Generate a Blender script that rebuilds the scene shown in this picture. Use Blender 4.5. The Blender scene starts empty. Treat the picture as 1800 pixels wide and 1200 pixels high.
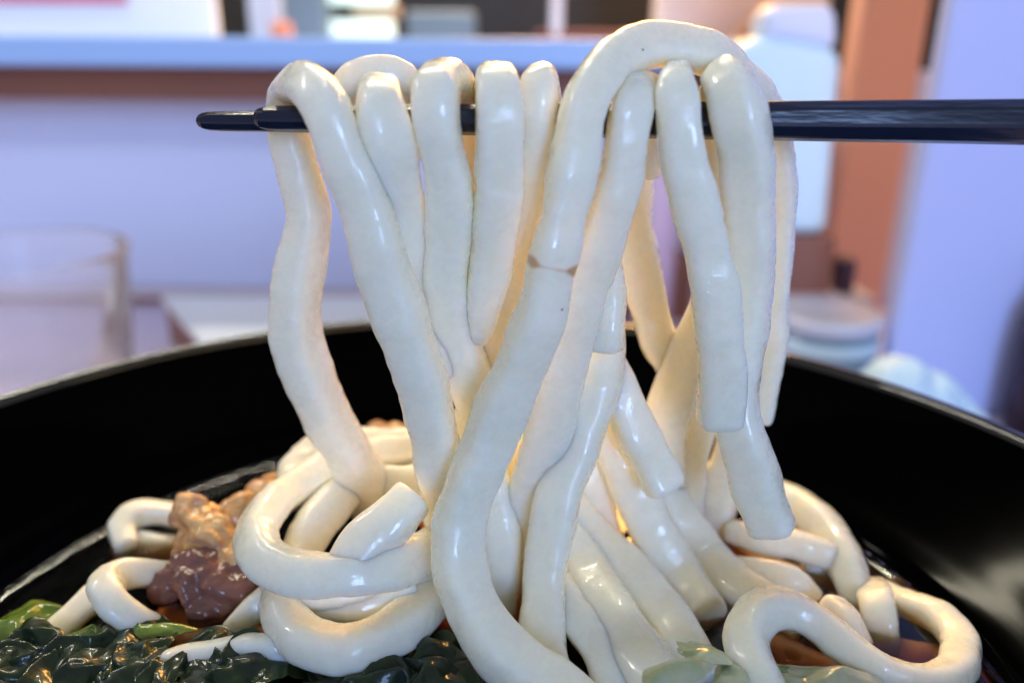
import bpy, bmesh, math, random
from mathutils import Vector, Matrix, noise
random.seed(7)
S = 0.01                     # everything below is written in centimetres
R = math.radians
sc = bpy.context.scene
col = sc.collection

# ------------------------------------------------------------------ camera
FPX = 1400.0                 # focal length in pixels of the 1800 px wide photograph
CAM_Z = 14.1
cam_rot = Matrix.Rotation(R(90 - 19.31), 3, 'X') @ Matrix.Rotation(R(0.40), 3, 'Z')
cd = bpy.data.cameras.new('camera')
cam = bpy.data.objects.new('camera', cd)
col.objects.link(cam)
cam.matrix_world = Matrix.Translation((0, 0, CAM_Z * S)) @ cam_rot.to_4x4()
cd.sensor_width = 36
cd.lens = 36 * FPX / 1800
cd.clip_start = 0.005
cd.clip_end = 50
cd.dof.use_dof = True
cd.dof.focus_distance = 0.109
cd.dof.aperture_fstop = 9.0
cd.dof.aperture_blades = 7
sc.camera = cam

# ------------------------------------------------------------------ light
w = bpy.data.worlds.new('World')
sc.world = w
w.use_nodes = True
w.node_tree.nodes['Background'].inputs[0].default_value = (0.25, 0.24, 0.235, 1)
w.node_tree.nodes['Background'].inputs[1].default_value = 1.0


def area(name, loc, target, sx, sy, power, color):
    d = bpy.data.lights.new(name, 'AREA')
    d.shape = 'RECTANGLE'
    d.size = sx * S
    d.size_y = sy * S
    d.energy = power
    d.color = color
    o = bpy.data.objects.new(name, d)
    col.objects.link(o)
    o.location = Vector(loc) * S
    o.rotation_euler = (Vector(target) - Vector(loc)).to_track_quat('-Z', 'Y').to_euler()
    return o


area('window_light', (46, -170, 54), (0, 12, 10), 62, 84, 23.0, (0.36, 0.55, 1.0))
area('ceiling_lamp', (-15, 88, 112), (0, 12, 8), 70, 3, 9.5, (1.0, 0.92, 0.70))
area('warm_back_fill', (10, 80, 46), (0, 12, 8), 30, 14, 5.4, (1.0, 0.50, 0.14))  # added warm light from behind, for the glow in the noodles
area('side_lamp', (-100, 35, 105), (0, 12, 8), 50, 4, 3.2, (1.0, 0.94, 0.84))
for fill_x in (-42, -14, 14, 42):
    area('wall_fill', (fill_x, -30, 60), (fill_x, 48, 7), 16, 8, 0.040, (0.78, 0.84, 1.0)).data.spread = R(30)  # added narrow-spread lights that brighten only the wall
area('kitchen_fill', (-10, 52, 72), (-10, 78, 12), 120, 10, 1.6, (1.0, 0.93, 0.85)).data.spread = R(75)  # added light to lift the things behind the shelf
sc.view_settings.view_transform = 'Standard'
sc.view_settings.look = 'None'
sc.view_settings.exposure = 0.06
sc.view_settings.gamma = 1.0
sc.cycles.max_bounces = 16
sc.cycles.diffuse_bounces = 12
sc.cycles.glossy_bounces = 6
sc.cycles.transmission_bounces = 12
sc.cycles.transparent_max_bounces = 16
sc.cycles.caustics_reflective = False
sc.cycles.caustics_refractive = False
sc.cycles.use_denoising = True
sc.cycles.use_adaptive_sampling = False

# ------------------------------------------------------------------ helpers
SOUP_Z = 6.0
RIM_Z = 8.0
BC = Vector((-0.74, 8.94, 0))          # bowl centre
BR = 10.5                              # rim radius


def ray(px, py):
    return cam_rot @ Vector(((px - 900) / FPX, -(py - 600) / FPX, -1.0))


def at(px, py, d):
    """point seen at photo position (px,py): d > 4 is the distance in front of the camera,
    smaller values are heights above the broth"""
    v = ray(px, py)
    if d > 4:
        t = d / v.y
    else:
        t = (SOUP_Z + d - CAM_Z) / v.z
    return Vector((v.x * t, v.y * t, CAM_Z + v.z * t))


def zdepth(p):
    return (p - Vector((0, 0, CAM_Z))).dot(cam_rot @ Vector((0, 0, -1)))


def tag(o, label=None, cat=None, group=None, kind=None):
    for k, v in (('label', label), ('category', cat), ('group', group), ('kind', kind)):
        if v:
            o[k] = v
    return o


def link(name, verts, faces, mat, parent=None, smooth=True, origin=None):
    me = bpy.data.meshes.new(name)
    org = Vector(origin) if origin is not None else Vector((0, 0, 0))
    me.from_pydata([tuple((Vector(v) - org) * S) for v in verts], [], faces)
    me.update()
    bm = bmesh.new()
    bm.from_mesh(me)
    bmesh.ops.recalc_face_normals(bm, faces=bm.faces[:])
    bm.to_mesh(me)
    bm.free()
    if smooth:
        for p in me.polygons:
            p.use_smooth = True
    if mat:
        me.materials.append(mat)
    o = bpy.data.objects.new(name, me)
    col.objects.link(o)
    if parent:
        o.parent = parent
        o.location = org * S - parent.location
    else:
        o.location = org * S
    return o


def empty(name, loc):
    o = bpy.data.objects.new(name, None)
    col.objects.link(o)
    o.location = Vector(loc) * S
    o.empty_display_size = 0.01
    return o


def catmull(P, step):
    """P: list of tuples of floats (any length); returns resampled list by arc length of first 3"""
    n = len(P)
    out = []
    for i in range(n - 1):
        p0 = P[max(i - 1, 0)]
        p1 = P[i]
        p2 = P[i + 1]
        p3 = P[min(i + 2, n - 1)]
        L = math.dist(p1[:3], p2[:3])
        k = max(2, int(L / step))
        for j in range(k):
            t = j / k
            t2, t3 = t * t, t * t * t
            out.append([0.5 * (2 * b + (c - a) * t + (2 * a - 5 * b + 4 * c - d) * t2 + (3 * b - a - 3 * c + d) * t3)
                        for a, b, c, d in zip(p0, p1, p2, p3)])
    out.append(list(P[-1]))
    return out


# ------------------------------------------------------------------ materials
def mat(name):
    m = bpy.data.materials.new(name)
    m.use_nodes = True
    nt = m.node_tree
    return m, nt, nt.nodes['Principled BSDF']


def N(nt, typ, **kw):
    n = nt.nodes.new(typ)
    for k, v in kw.items():
        if k in n.inputs:
            n.inputs[k].default_value = v
        else:
            setattr(n, k, v)
    return n


def simple(name, c, rough=0.5, noise_amt=0.08, scale=30, bump=0.0, spec=0.5, bscale=200):
    m, nt, b = mat(name)
    tc = N(nt, 'ShaderNodeTexCoord')
    nz = N(nt, 'ShaderNodeTexNoise', Scale=scale, Detail=4.0)
    nt.links.new(tc.outputs['Object'], nz.inputs['Vector'])
    mx = N(nt, 'ShaderNodeMix', data_type='RGBA')
    mx.inputs[6].default_value = (*[x * (1 - noise_amt) for x in c], 1)
    mx.inputs[7].default_value = (*[min(1, x * (1 + noise_amt)) for x in c], 1)
    nt.links.new(nz.outputs['Fac'], mx.inputs[0])
    nt.links.new(mx.outputs[2], b.inputs['Base Color'])
    b.inputs['Roughness'].default_value = rough
    b.inputs['Specular IOR Level'].default_value = spec
    if bump:
        n2 = N(nt, 'ShaderNodeTexNoise', Scale=bscale, Detail=3.0)
        nt.links.new(tc.outputs['Object'], n2.inputs['Vector'])
        bp = N(nt, 'ShaderNodeBump', Strength=bump, Distance=0.001)
        nt.links.new(n2.outputs['Fac'], bp.inputs['Height'])
        nt.links.new(bp.outputs['Normal'], b.inputs['Normal'])
    return m


def noodle_material(name, c, wet=1.0):
    m, nt, b = mat(name)
    tc = N(nt, 'ShaderNodeTexCoord')
    # faint tint variation
    nz = N(nt, 'ShaderNodeTexNoise', Scale=110.0, Detail=3.0)
    nt.links.new(tc.outputs['Object'], nz.inputs['Vector'])
    mx = N(nt, 'ShaderNodeMix', data_type='RGBA')
    mx.inputs[6].default_value = (*c, 1)
    mx.inputs[7].default_value = (c[0] * 0.995, c[1] * 0.99, c[2] * 0.97, 1)
    nt.links.new(nz.outputs['Fac'], mx.inputs[0])
    nt.links.new(mx.outputs[2], b.inputs['Base Color'])
    b.subsurface_method = 'RANDOM_WALK'
    b.inputs['Subsurface Weight'].default_value = 1.0
    b.inputs['Subsurface Radius'].default_value = (1.0, 0.78, 0.52)
    b.inputs['Subsurface Scale'].default_value = 0.0036
    b.inputs['IOR'].default_value = 1.36
    # wet film: patches of smooth water between duller starch
    n1 = N(nt, 'ShaderNodeTexNoise', Scale=230.0, Detail=3.0, Roughness=0.6)
    nt.links.new(tc.outputs['Object'], n1.inputs['Vector'])
    rr = N(nt, 'ShaderNodeValToRGB')
    rr.color_ramp.elements[0].position = 0.44
    rr.color_ramp.elements[0].color = (0.38, 0.38, 0.38, 1)
    rr.color_ramp.elements[1].position = 0.56
    rr.color_ramp.elements[1].color = (0.26, 0.26, 0.26, 1)
    nt.links.new(n1.outputs['Fac'], rr.inputs[0])
    nt.links.new(rr.outputs[0], b.inputs['Roughness'])
    b.inputs['Coat Weight'].default_value = 1.0 * wet
    b.inputs['Coat IOR'].default_value = 1.5
    b.inputs['Coat Roughness'].default_value = 0.06
    # skin: lengthwise ripples and small pits
    n2 = N(nt, 'ShaderNodeTexNoise', Scale=400.0, Detail=4.0, Roughness=0.6)
    nt.links.new(tc.outputs['Object'], n2.inputs['Vector'])
    n3 = N(nt, 'ShaderNodeTexVoronoi', Scale=300.0, feature='SMOOTH_F1')
    nt.links.new(tc.outputs['Object'], n3.inputs['Vector'])
    ad = N(nt, 'ShaderNodeMath', operation='MULTIPLY_ADD')
    nt.links.new(n3.outputs['Distance'], ad.inputs[0])
    ad.inputs[1].default_value = 0.45
    nt.links.new(n2.outputs['Fac'], ad.inputs[2])
    bp = N(nt, 'ShaderNodeBump', Strength=0.03, Distance=0.0005)
    nt.links.new(ad.outputs[0], bp.inputs['Height'])
    nt.links.new(bp.outputs['Normal'], b.inputs['Normal'])
    n5 = N(nt, 'ShaderNodeTexNoise', Scale=1500.0, Detail=4.0, Roughness=0.6)
    nt.links.new(tc.outputs['Object'], n5.inputs['Vector'])
    ad2 = N(nt, 'ShaderNodeMath', operation='MULTIPLY_ADD')
    nt.links.new(n5.outputs['Fac'], ad2.inputs[0])
    ad2.inputs[1].default_value = 0.06
    nt.links.new(ad.outputs[0], ad2.inputs[2])
    bp2 = N(nt, 'ShaderNodeBump', Strength=0.07, Distance=0.0006)
    nt.links.new(ad2.outputs[0], bp2.inputs['Height'])
    # film edges: water lies in irregular patches
    n4 = N(nt, 'ShaderNodeTexNoise', Scale=520.0, Detail=6.0, Roughness=0.7, Distortion=0.6)
    nt.links.new(tc.outputs['Object'], n4.inputs['Vector'])
    r4 = N(nt, 'ShaderNodeValToRGB')
    r4.color_ramp.elements[0].position = 0.47
    r4.color_ramp.elements[1].position = 0.53
    nt.links.new(n4.outputs['Fac'], r4.inputs[0])
    bp3 = N(nt, 'ShaderNodeBump', Strength=0.30, Distance=0.00012)
    nt.links.new(r4.outputs[0], bp3.inputs['Height'])
    nt.links.new(bp2.outputs['Normal'], bp3.inputs['Normal'])
    nt.links.new(bp3.outputs['Normal'], b.inputs['Coat Normal'])
    cw = N(nt, 'ShaderNodeMapRange')
    cw.inputs[3].default_value = 0.25
    cw.inputs[4].default_value = 1.0
    nt.links.new(r4.outputs[0], cw.inputs[0])
    nt.links.new(cw.outputs[0], b.inputs['Coat Weight'])
    crr = N(nt, 'ShaderNodeMapRange')
    crr.inputs[3].default_value = 0.09
    crr.inputs[4].default_value = 0.03
    nt.links.new(r4.outputs[0], crr.inputs[0])
    nt.links.new(crr.outputs[0], b.inputs['Coat Roughness'])
    return m, nt, b


M_noodle, _, _ = noodle_material('udon', (0.972, 0.920, 0.765))

# ------------------------------------------------------------------ noodles
def section(n_exp, seg):
    pts = []
    for i in range(seg):
        a = 2 * math.pi * i / seg
        c, s = math.cos(a), math.sin(a)
        pts.append((math.copysign(abs(c) ** (2 / n_exp), c), math.copysign(abs(s) ** (2 / n_exp), s)))
    return pts


def noodle(label, pts, thick=0.86, nexp=3.1, twist=None, rough=1.0, caps=(1, 1), material=None, name='udon_noodle',
           seed=None, group='udon noodles', marks=None):
    """pts: (px, py, width_px, depth) along the strand"""
    P = []
    for (px, py, wpx, d) in pts:
        p = at(px, py, d)
        wc = wpx * zdepth(p) / FPX
        P.append((p.x, p.y, p.z, wc * 0.5))
    Q = catmull(P, 0.055)
    # re-sample evenly
    n = len(Q)
    pos = [Vector(q[:3]) for q in Q]
    rad = [q[3] for q in Q]
    # light smoothing
    for _ in range(6):
        pos = [pos[0]] + [(pos[i - 1] + pos[i] * 2 + pos[i + 1]) / 4 for i in range(1, n - 1)] + [pos[-1]]
        rad = [rad[0]] + [(rad[i - 1] + rad[i] * 2 + rad[i + 1]) / 4 for i in range(1, n - 1)] + [rad[-1]]
    tan = []
    for i in range(n):
        tan.append((pos[min(i + 1, n - 1)] - pos[max(i - 1, 0)]).normalized())
    view = (pos[0] - Vector((0, 0, CAM_Z))).normalized()
    side = tan[0].cross(view).normalized()
    SEG = 32
    sec = section(nexp, SEG)
    sd = seed if seed is not None else random.random() * 100
    if twist is None:
        twist = (22 * math.sin(sd * 1.7), 22 * math.sin(sd * 2.9 + 1))
    verts = []
    faces = []

    def ring(c, tn, sv, r, k, u):
        up = tn.cross(sv).normalized()
        a = R(twist[0] + (twist[1] - twist[0]) * u)
        kn = 1.0 / max(abs(x * math.cos(a) - y * math.sin(a)) for (x, y) in sec)
        for (x, y) in sec:
            xx = x * math.cos(a) - y * math.sin(a)
            yy = x * math.sin(a) + y * math.cos(a)
            # keep the apparent width through the twist
            q = c + sv * (xx * r * k * kn) + up * (yy * r * k * kn * thick)
            d = (q - c)
            if d.length > 1e-5 and rough > 0:
                nn = noise.noise(q * 1.5 + Vector((sd, 0, 0))) * 0.055 + noise.noise(q * 4.2 + Vector((0, sd, 0))) * 0.016 \
                    + noise.noise(q * 10 + Vector((0, 0, sd))) * 0.0055
                q = q + d.normalized() * nn * rough * k
            verts.append(q)

    rings = []
    sides = []
    for i in range(n):
        if i:
            side = (side - tan[i] * side.dot(tan[i]))
            side.normalize()
        sides.append(side.copy())
    cap = [(0.0, 0.80), (0.015, 0.90), (0.045, 0.965), (0.09, 0.995)]

    def caprings(idx, sign):
        out = []
        for (off, k) in cap:
            out.append((pos[idx] - tan[idx] * sign * (0.10 - off), k))
        return out
    seq = []
    if caps[0]:
        for (c, k) in caprings(0, 1):
            seq.append((c, 0, k))
    for i in range(n):
        seq.append((pos[i], i, 1.0))
    if caps[1]:
        for (c, k) in reversed(caprings(n - 1, -1)):
            seq.append((c, n - 1, k))
    for (c, i, k) in seq:
        ring(c, tan[i], sides[i], rad[i], k, i / (n - 1))
    m = len(seq)
    for j in range(m - 1):
        for s in range(SEG):
            a = j * SEG + s
            b = j * SEG + (s + 1) % SEG
            faces.append((a, b, b + SEG, a + SEG))
    for base, idx, sign in ((0, 0, 1), ((m - 1) * SEG, n - 1, -1)):
        cen = sum((verts[base + s] for s in range(SEG)), Vector()) / SEG
        inner = len(verts)
        for s in range(SEG):
            v = verts[base + s]
            q = cen.lerp(v, 0.55) - tan[idx] * sign * 0.006
            q += Vector((noise.noise(q * 6), noise.noise(q * 6 + Vector((9, 0, 0))), noise.noise(q * 6 + Vector((0, 9, 0))))) * 0.012
            verts.append(q)
        ci = len(verts)
        verts.append(cen - tan[idx] * sign * 0.004)
        for s in range(SEG):
            s2 = (s + 1) % SEG
            faces.append((base + s, base + s2, inner + s2, inner + s))
            faces.append((inner + s, inner + s2, ci))
    org = pos[n // 2]
    o = link(name, verts, faces, material or M_noodle, origin=org)
    if marks:
        tgt = at(marks[0], marks[1], 9.6)
        i0 = min(range(n), key=lambda i: (pos[i] - tgt).length)
        al = o.data.attributes.new('along', 'FLOAT', 'POINT')
        ac = o.data.attributes.new('across', 'FLOAT', 'POINT')
        for k, v in enumerate(verts):
            al.data[k].value = (v - pos[i0]).dot(tan[i0]) if (v - pos[i0]).length < 1.2 else 9.0
            ac.data[k].value = (v - pos[i0]).dot(sides[i0])
        o['marked'] = 1
        del o['marked']
    tag(o, label, 'noodle', group)
    return o


# ---- strands hanging over the chopsticks (front leg -> over the sticks -> back leg)
noodle('leftmost noodle hooked over the chopsticks, its bent back leg against the bare lilac wall',
       [(782, 930, 70, 10.9), (775, 850, 78, 10.5), (762, 760, 88, 10.2), (738, 660, 94, 10.05), (708, 570, 96, 10.0), (678, 480, 95, 9.95),
        (648, 390, 94, 9.9), (616, 300, 92, 9.85), (584, 220, 86, 9.85), (556, 165, 84, 10.1), (530, 146, 78, 10.5), (512, 152, 76, 10.95),
        (504, 190, 74, 11.35), (512, 250, 76, 11.5), (532, 320, 78, 11.5), (544, 385, 82, 11.5), (532, 450, 88, 11.45), (519, 520, 88, 11.4),
        (523, 600, 92, 11.4), (556, 690, 88, 11.45), (598, 770, 82, 11.6), (638, 840, 84, 11.9), (668, 905, 86, 12.3)],
       seed=3.1)
noodle('arched noodle lying along the chopsticks behind the second and third tops from the left',
       [(632, 330, 60, 11.9), (618, 250, 64, 11.8), (606, 190, 66, 11.5), (622, 150, 66, 11.25), (668, 127, 64, 11.15), (712, 147, 62, 11.25),
        (738, 200, 60, 11.5), (742, 260, 56, 11.8)], seed=5)
noodle('broad noodle second from the left on the chopsticks, hanging straight and vanishing behind its neighbour',
       [(800, 640, 74, 10.75), (768, 560, 80, 10.7), (738, 480, 84, 10.6), (712, 400, 92, 10.45), (692, 310, 96, 10.2), (675, 220, 96, 10.0), (668, 178, 88, 10.15),
        (668, 156, 74, 10.6), (668, 165, 70, 11.1), (674, 200, 70, 11.5), (690, 300, 70, 11.6), (705, 380, 60, 11.6)],
       seed=9)
noodle('noodle between the broad leg and the flat topped one, slanting right behind the stained noodle',
       [(862, 790, 74, 10.95), (845, 715, 84, 10.85), (820, 645, 88, 10.75), (797, 575, 84, 10.65), (785, 500, 80, 10.5), (788, 420, 84, 10.35), (791, 340, 82, 10.2), (778, 265, 80, 10.05),
        (764, 200, 84, 10.0), (768, 155, 90, 10.2), (782, 138, 84, 10.6), (800, 152, 72, 11.1), (812, 200, 64, 11.5), (822, 300, 60, 11.6), (815, 400, 60, 11.6)],
       seed=14)
noodle('flat topped square-edged noodle in the middle of the chopsticks, its leg narrowing down',
       [(842, 590, 36, 10.6), (850, 545, 58, 10.5), (861, 480, 76, 10.4), (872, 390, 86, 10.25), (878, 300, 90, 10.1), (876, 210, 88, 10.0), (872, 160, 82, 10.15),
        (870, 141, 76, 10.55), (870, 150, 72, 11.0), (872, 210, 66, 11.5), (874, 300, 60, 11.6), (872, 380, 50, 11.6)],
       nexp=4.2, seed=20)
noodle('slim noodle with a pointed top squeezed in just left of the thick arching noodle',
       [(800, 850, 72, 11.4), (826, 770, 80, 11.2), (852, 690, 80, 11.05), (872, 610, 78, 10.95), (892, 530, 76, 10.8), (914, 450, 72, 10.7), (932, 360, 70, 10.55), (942, 270, 68, 10.4), (946, 190, 66, 10.35),
        (950, 145, 64, 10.5), (954, 128, 54, 10.85), (958, 150, 52, 11.2), (960, 220, 50, 11.5), (956, 320, 44, 11.6)],
       nexp=2.6, seed=25)
big = noodle('thickest noodle, arching highest, with a thin brown ring stain on its long front leg',
       [(1060, 1290, 104, 7.9), (985, 1222, 108, 8.2), (915, 1172, 110, 8.45), (862, 1115, 104, 8.7), (824, 1050, 98, 9.0), (808, 985, 96, 9.3), (812, 915, 96, 9.5), (836, 835, 98, 9.6), (866, 755, 98, 9.7),
        (898, 685, 96, 9.65), (928, 620, 92, 9.6), (952, 545, 90, 9.6), (972, 465, 92, 9.6), (990, 395, 88, 9.6), (1004, 320, 84, 9.65), (1014, 250, 84, 9.75), (1026, 185, 84, 9.95),
        (1060, 124, 84, 10.3), (1112, 90, 84, 10.7), (1176, 80, 82, 10.95), (1240, 96, 80, 11.1), (1298, 136, 74, 11.25), (1344, 190, 66, 11.45),
        (1370, 260, 60, 11.6), (1376, 350, 56, 11.7), (1370, 450, 54, 11.75), (1366, 550, 52, 11.8), (1356, 640, 50, 11.8), (1340, 730, 46, 11.8)],
       seed=31, nexp=3.2, twist=(35, 0), marks=(970, 462))
noodle('noodle pressed against the right side of the stained noodle, running down from under the arch',
       [(905, 960, 66, 11.0), (924, 890, 80, 10.9), (950, 810, 86, 10.75), (972, 730, 88, 10.6), (990, 650, 88, 10.5), (1012, 560, 86, 10.4), (1040, 470, 84, 10.3), (1068, 390, 86, 10.2), (1092, 310, 84, 10.1), (1106, 230, 80, 10.05),
        (1116, 175, 76, 10.2), (1126, 150, 70, 10.6), (1134, 160, 64, 11.05), (1138, 220, 60, 11.5), (1136, 300, 52, 11.6)],
       seed=37)
noodle('noodle with a pointed top under the arch, ending in a clean square cut',
       [(1266, 735, 86, 9.95), (1267, 680, 84, 9.95), (1266, 610, 84, 9.95), (1258, 520, 84, 9.95), (1240, 430, 84, 9.95), (1214, 340, 84, 9.95), (1198, 260, 84, 9.9), (1193, 190, 80, 9.95),
        (1190, 145, 66, 10.15), (1188, 122, 44, 10.5), (1192, 140, 50, 11.0), (1200, 200, 56, 11.5), (1215, 290, 56, 11.6), (1230, 380, 50, 11.6)],
       nexp=3.4, seed=41)
noodle('rightmost front noodle on the chopsticks, its free end dangling lowest over the black bowl',
       [(1354, 922, 86, 10.0), (1336, 865, 88, 10.05), (1313, 800, 86, 10.1), (1298, 730, 80, 10.2), (1302, 650, 78, 10.35), (1312, 550, 80, 10.4), (1318, 450, 86, 10.35), (1318, 350, 90, 10.25), (1312, 260, 94, 10.15),
        (1296, 190, 94, 10.1), (1278, 146, 80, 10.3), (1268, 134, 70, 10.65), (1262, 160, 64, 11.1), (1256, 220, 60, 11.5), (1256, 330, 56, 11.6), (1262, 440, 50, 11.6)],
       seed=47)
# ---- strands between the lifted bundle and the bowl
noodle('short blunt noodle end pointing down in the middle, above the shiny lower noodle',
       [(1058, 440, 60, 10.9), (1064, 500, 70, 10.75), (1064, 560, 72, 10.6), (1062, 604, 68, 10.55)], seed=52, nexp=3.2)
noodle('shiny noodle below the blunt end, dropping straight to the bottom of the picture',
       [(1066, 560, 70, 11.4), (1056, 640, 84, 11.1), (1032, 730, 86, 10.8), (1002, 810, 86, 10.6), (978, 880, 84, 10.4), (962, 960, 80, 10.2), (954, 1040, 78, 9.9), (954, 1120, 84, 9.35), (966, 1200, 88, 8.7), (980, 1260, 88, 8.2)],
       seed=56)
noodle('yellowish noodle seen in the gap under the arch, its bent tip pointing down',
       [(1120, 220, 64, 12.0), (1112, 310, 70, 12.1), (1108, 390, 76, 12.1), (1124, 470, 76, 12.1), (1144, 550, 70, 12.1), (1160, 610, 64, 12.0), (1170, 640, 44, 11.95)], seed=60)
noodle('noodle leaning in from behind the square-cut one to meet the yellowish bent tip',
       [(1272, 470, 70, 11.9), (1248, 540, 76, 11.9), (1212, 620, 80, 11.85), (1180, 700, 80, 11.8), (1166, 780, 76, 11.9), (1172, 850, 70, 12.1), (1190, 920, 66, 12.6)], seed=64)
noodle('pale noodle hanging behind the square-cut end beside the dark gap',
       [(1262, 560, 70, 12.2), (1242, 640, 74, 12.2), (1226, 720, 72, 12.2), (1214, 800, 66, 12.3), (1208, 860, 62, 12.5), (1204, 930, 60, 12.9)], seed=69)
noodle('noodle behind the dangling end, right of the dark gap, sinking into the pile',
       [(1330, 620, 60, 12.2), (1312, 720, 66, 12.2), (1290, 800, 70, 12.3), (1266, 860, 74, 12.5), (1250, 920, 80, 12.8), (1240, 980, 80, 13.1)], seed=72)
noodle('diagonal noodle with an angular cut end right of the centre, above the pile',
       [(1040, 560, 70, 11.5), (1066, 640, 76, 11.3), (1096, 710, 78, 11.1), (1128, 775, 78, 10.95), (1166, 850, 78, 10.85)], nexp=3.6, seed=77, thick=.8)
noodle('noodle running down right from behind the shiny one to a rounded end near the loop',
       [(1050, 660, 70, 12.0), (1072, 760, 78, 11.8), (1108, 850, 84, 11.6), (1150, 935, 84, 11.4), (1196, 1010, 82, 11.1), (1240, 1075, 78, 10.3)], seed=81)
noodle('noodle curving from the cut diagonal end down to the right of the pile',
       [(1160, 830, 60, 12.0), (1196, 905, 70, 11.9), (1238, 975, 78, 11.7), (1290, 1030, 82, 11.0), (1350, 1062, 74, 10.5), (1400, 1100, 60, 10.1)], seed=84)
noodle('upper of the two parallel noodles slanting down right at the bottom centre',
       [(960, 850, 60, 11.9), (1010, 905, 70, 11.5), (1058, 955, 76, 11.2), (1110, 1010, 84, 10.7), (1160, 1068, 88, 10.1), (1206, 1130, 86, 9.4), (1240, 1190, 82, 8.9)], seed=88)
noodle('lower of the two parallel noodles slanting down right at the bottom centre',
       [(985, 920, 60, 11.2), (1020, 985, 80, 10.9), (1052, 1050, 92, 10.2), (1092, 1110, 98, 9.5), (1140, 1170, 98, 8.9), (1190, 1240, 92, 8.3)], seed=91)
noodle('short shaded noodle under the two parallel ones at the bottom centre',
       [(985, 1030, 60, 0.5), (1020, 1095, 70, 0.35), (1062, 1150, 70, 0.2), (1080, 1210, 70, 0.0)], seed=94)
noodle('curved noodle tucked against the right of the stained noodle near the bottom',
       [(858, 820, 50, 10.9), (878, 900, 70, 10.75), (880, 970, 76, 10.6), (872, 1040, 74, 10.5), (876, 1110, 60, 10.4)], seed=97)
noodle('shaded noodle in the middle of the bundle reaching down between the two long front noodles',
       [(900, 760, 70, 11.7), (905, 850, 70, 11.7), (920, 960, 66, 11.5), (925, 1060, 60, 11.1), (915, 1150, 60, 10.6)], seed=98)
noodle('shaded noodle behind the shiny one, showing right of it above the parallel pair',
       [(1010, 640, 70, 12.3), (1030, 760, 76, 12.2), (1040, 850, 76, 12.0), (1048, 920, 76, 11.9), (1080, 1000, 76, 11.6)], seed=99)

# ---- left pile
noodle('big flat noodle loop on the left pile, bent back on itself',
       [(830, 930, 70, 0.9), (750, 968, 80, 1.1), (680, 996, 84, 1.3), (600, 1010, 84, 1.35), (520, 1006, 82, 1.35), (462, 982, 82, 1.4), (450, 938, 84, 1.45), (482, 885, 86, 1.5), (534, 845, 84, 1.5),
        (592, 815, 80, 1.5), (650, 800, 74, 1.5), (720, 792, 70, 1.5)], seed=110, thick=.8)
noodle('lumpy noodle crossing the top of the left pile behind the big loop',
       [(508, 872, 40, 1.15), (512, 838, 52, 1.3), (534, 808, 60, 1.4), (580, 790, 64, 1.4), (650, 792, 74, 1.4), (720, 800, 78, 1.35), (790, 815, 80, 1.2)], seed=113, rough=2.2)
noodle('noodle inside the big left loop with bubbles of oil on it',
       [(630, 850, 66, 1.3), (580, 890, 74, 1.25), (545, 935, 74, 1.15), (520, 990, 70, 1.0)], seed=116)
noodle('noodle with a cut end standing proud in the middle of the left loop',
       [(722, 880, 80, 2.1), (690, 915, 86, 1.9), (648, 950, 86, 1.65), (610, 1000, 80, 1.35)], nexp=3.6, seed=119, twist=(25, 25))
noodle('yellow shaded noodle lying crosswise behind the cut end on the left',
       [(610, 850, 56, 1.25), (680, 850, 62, 1.25), (760, 852, 62, 1.25), (830, 860, 60, 1.2)], seed=121)
noodle('lower left loop hanging like a U against the dark seaweed',
       [(494, 1040, 70, 0.7), (498, 1082, 80, 0.6), (530, 1120, 86, 0.5), (600, 1140, 88, 0.45), (670, 1122, 88, 0.45), (725, 1085, 88, 0.4), (770, 1025, 80, 0.3)], seed=125)
noodle('yellowish strand seen through the opening of the lower left loop',
       [(520, 1060, 46, 0.55), (580, 1062, 50, 0.5), (650, 1060, 50, 0.55), (720, 1040, 50, 0.6)], seed=128)
noodle('strand at the back of the lower left opening under the big loop',
       [(480, 1020, 60, 0.8), (560, 1040, 56, 0.75), (650, 1036, 56, 0.7), (740, 1010, 56, 0.6), (800, 1000, 56, 0.5)], seed=129)
noodle('bright curl of noodle half sunk in broth near the far left edge of the soup',
       [(222, 960, 40, 0.02), (214, 925, 46, 0.16), (240, 902, 46, 0.24), (282, 900, 44, 0.2), (330, 912, 44, 0.0)], seed=131)
noodle('arched noodle poking out of the broth beside the brown fried piece',
       [(310, 1012, 44, 0.05), (262, 1008, 52, 0.35), (212, 1010, 62, 0.55), (188, 1024, 66, 0.6), (196, 1052, 68, 0.55), (226, 1082, 68, 0.3), (268, 1110, 66, -0.1)], seed=134)
noodle('short noodle lying between the green leaf and the arched noodle on the left',
       [(160, 1050, 50, 0.15), (128, 1080, 52, 0.1), (90, 1118, 50, 0.0)], seed=137)
noodle('noodle slipping into the broth right of the brown fried piece',
       [(476, 1045, 46, 0.4), (446, 1072, 48, 0.25), (420, 1098, 46, 0.05), (396, 1118, 42, -0.25)], seed=139)
noodle('pale noodle showing above the seaweed at the bottom left',
       [(300, 1160, 44, 0.2), (380, 1146, 46, 0.3), (450, 1138, 46, 0.35), (520, 1140, 44, 0.3)], seed=141)

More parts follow.
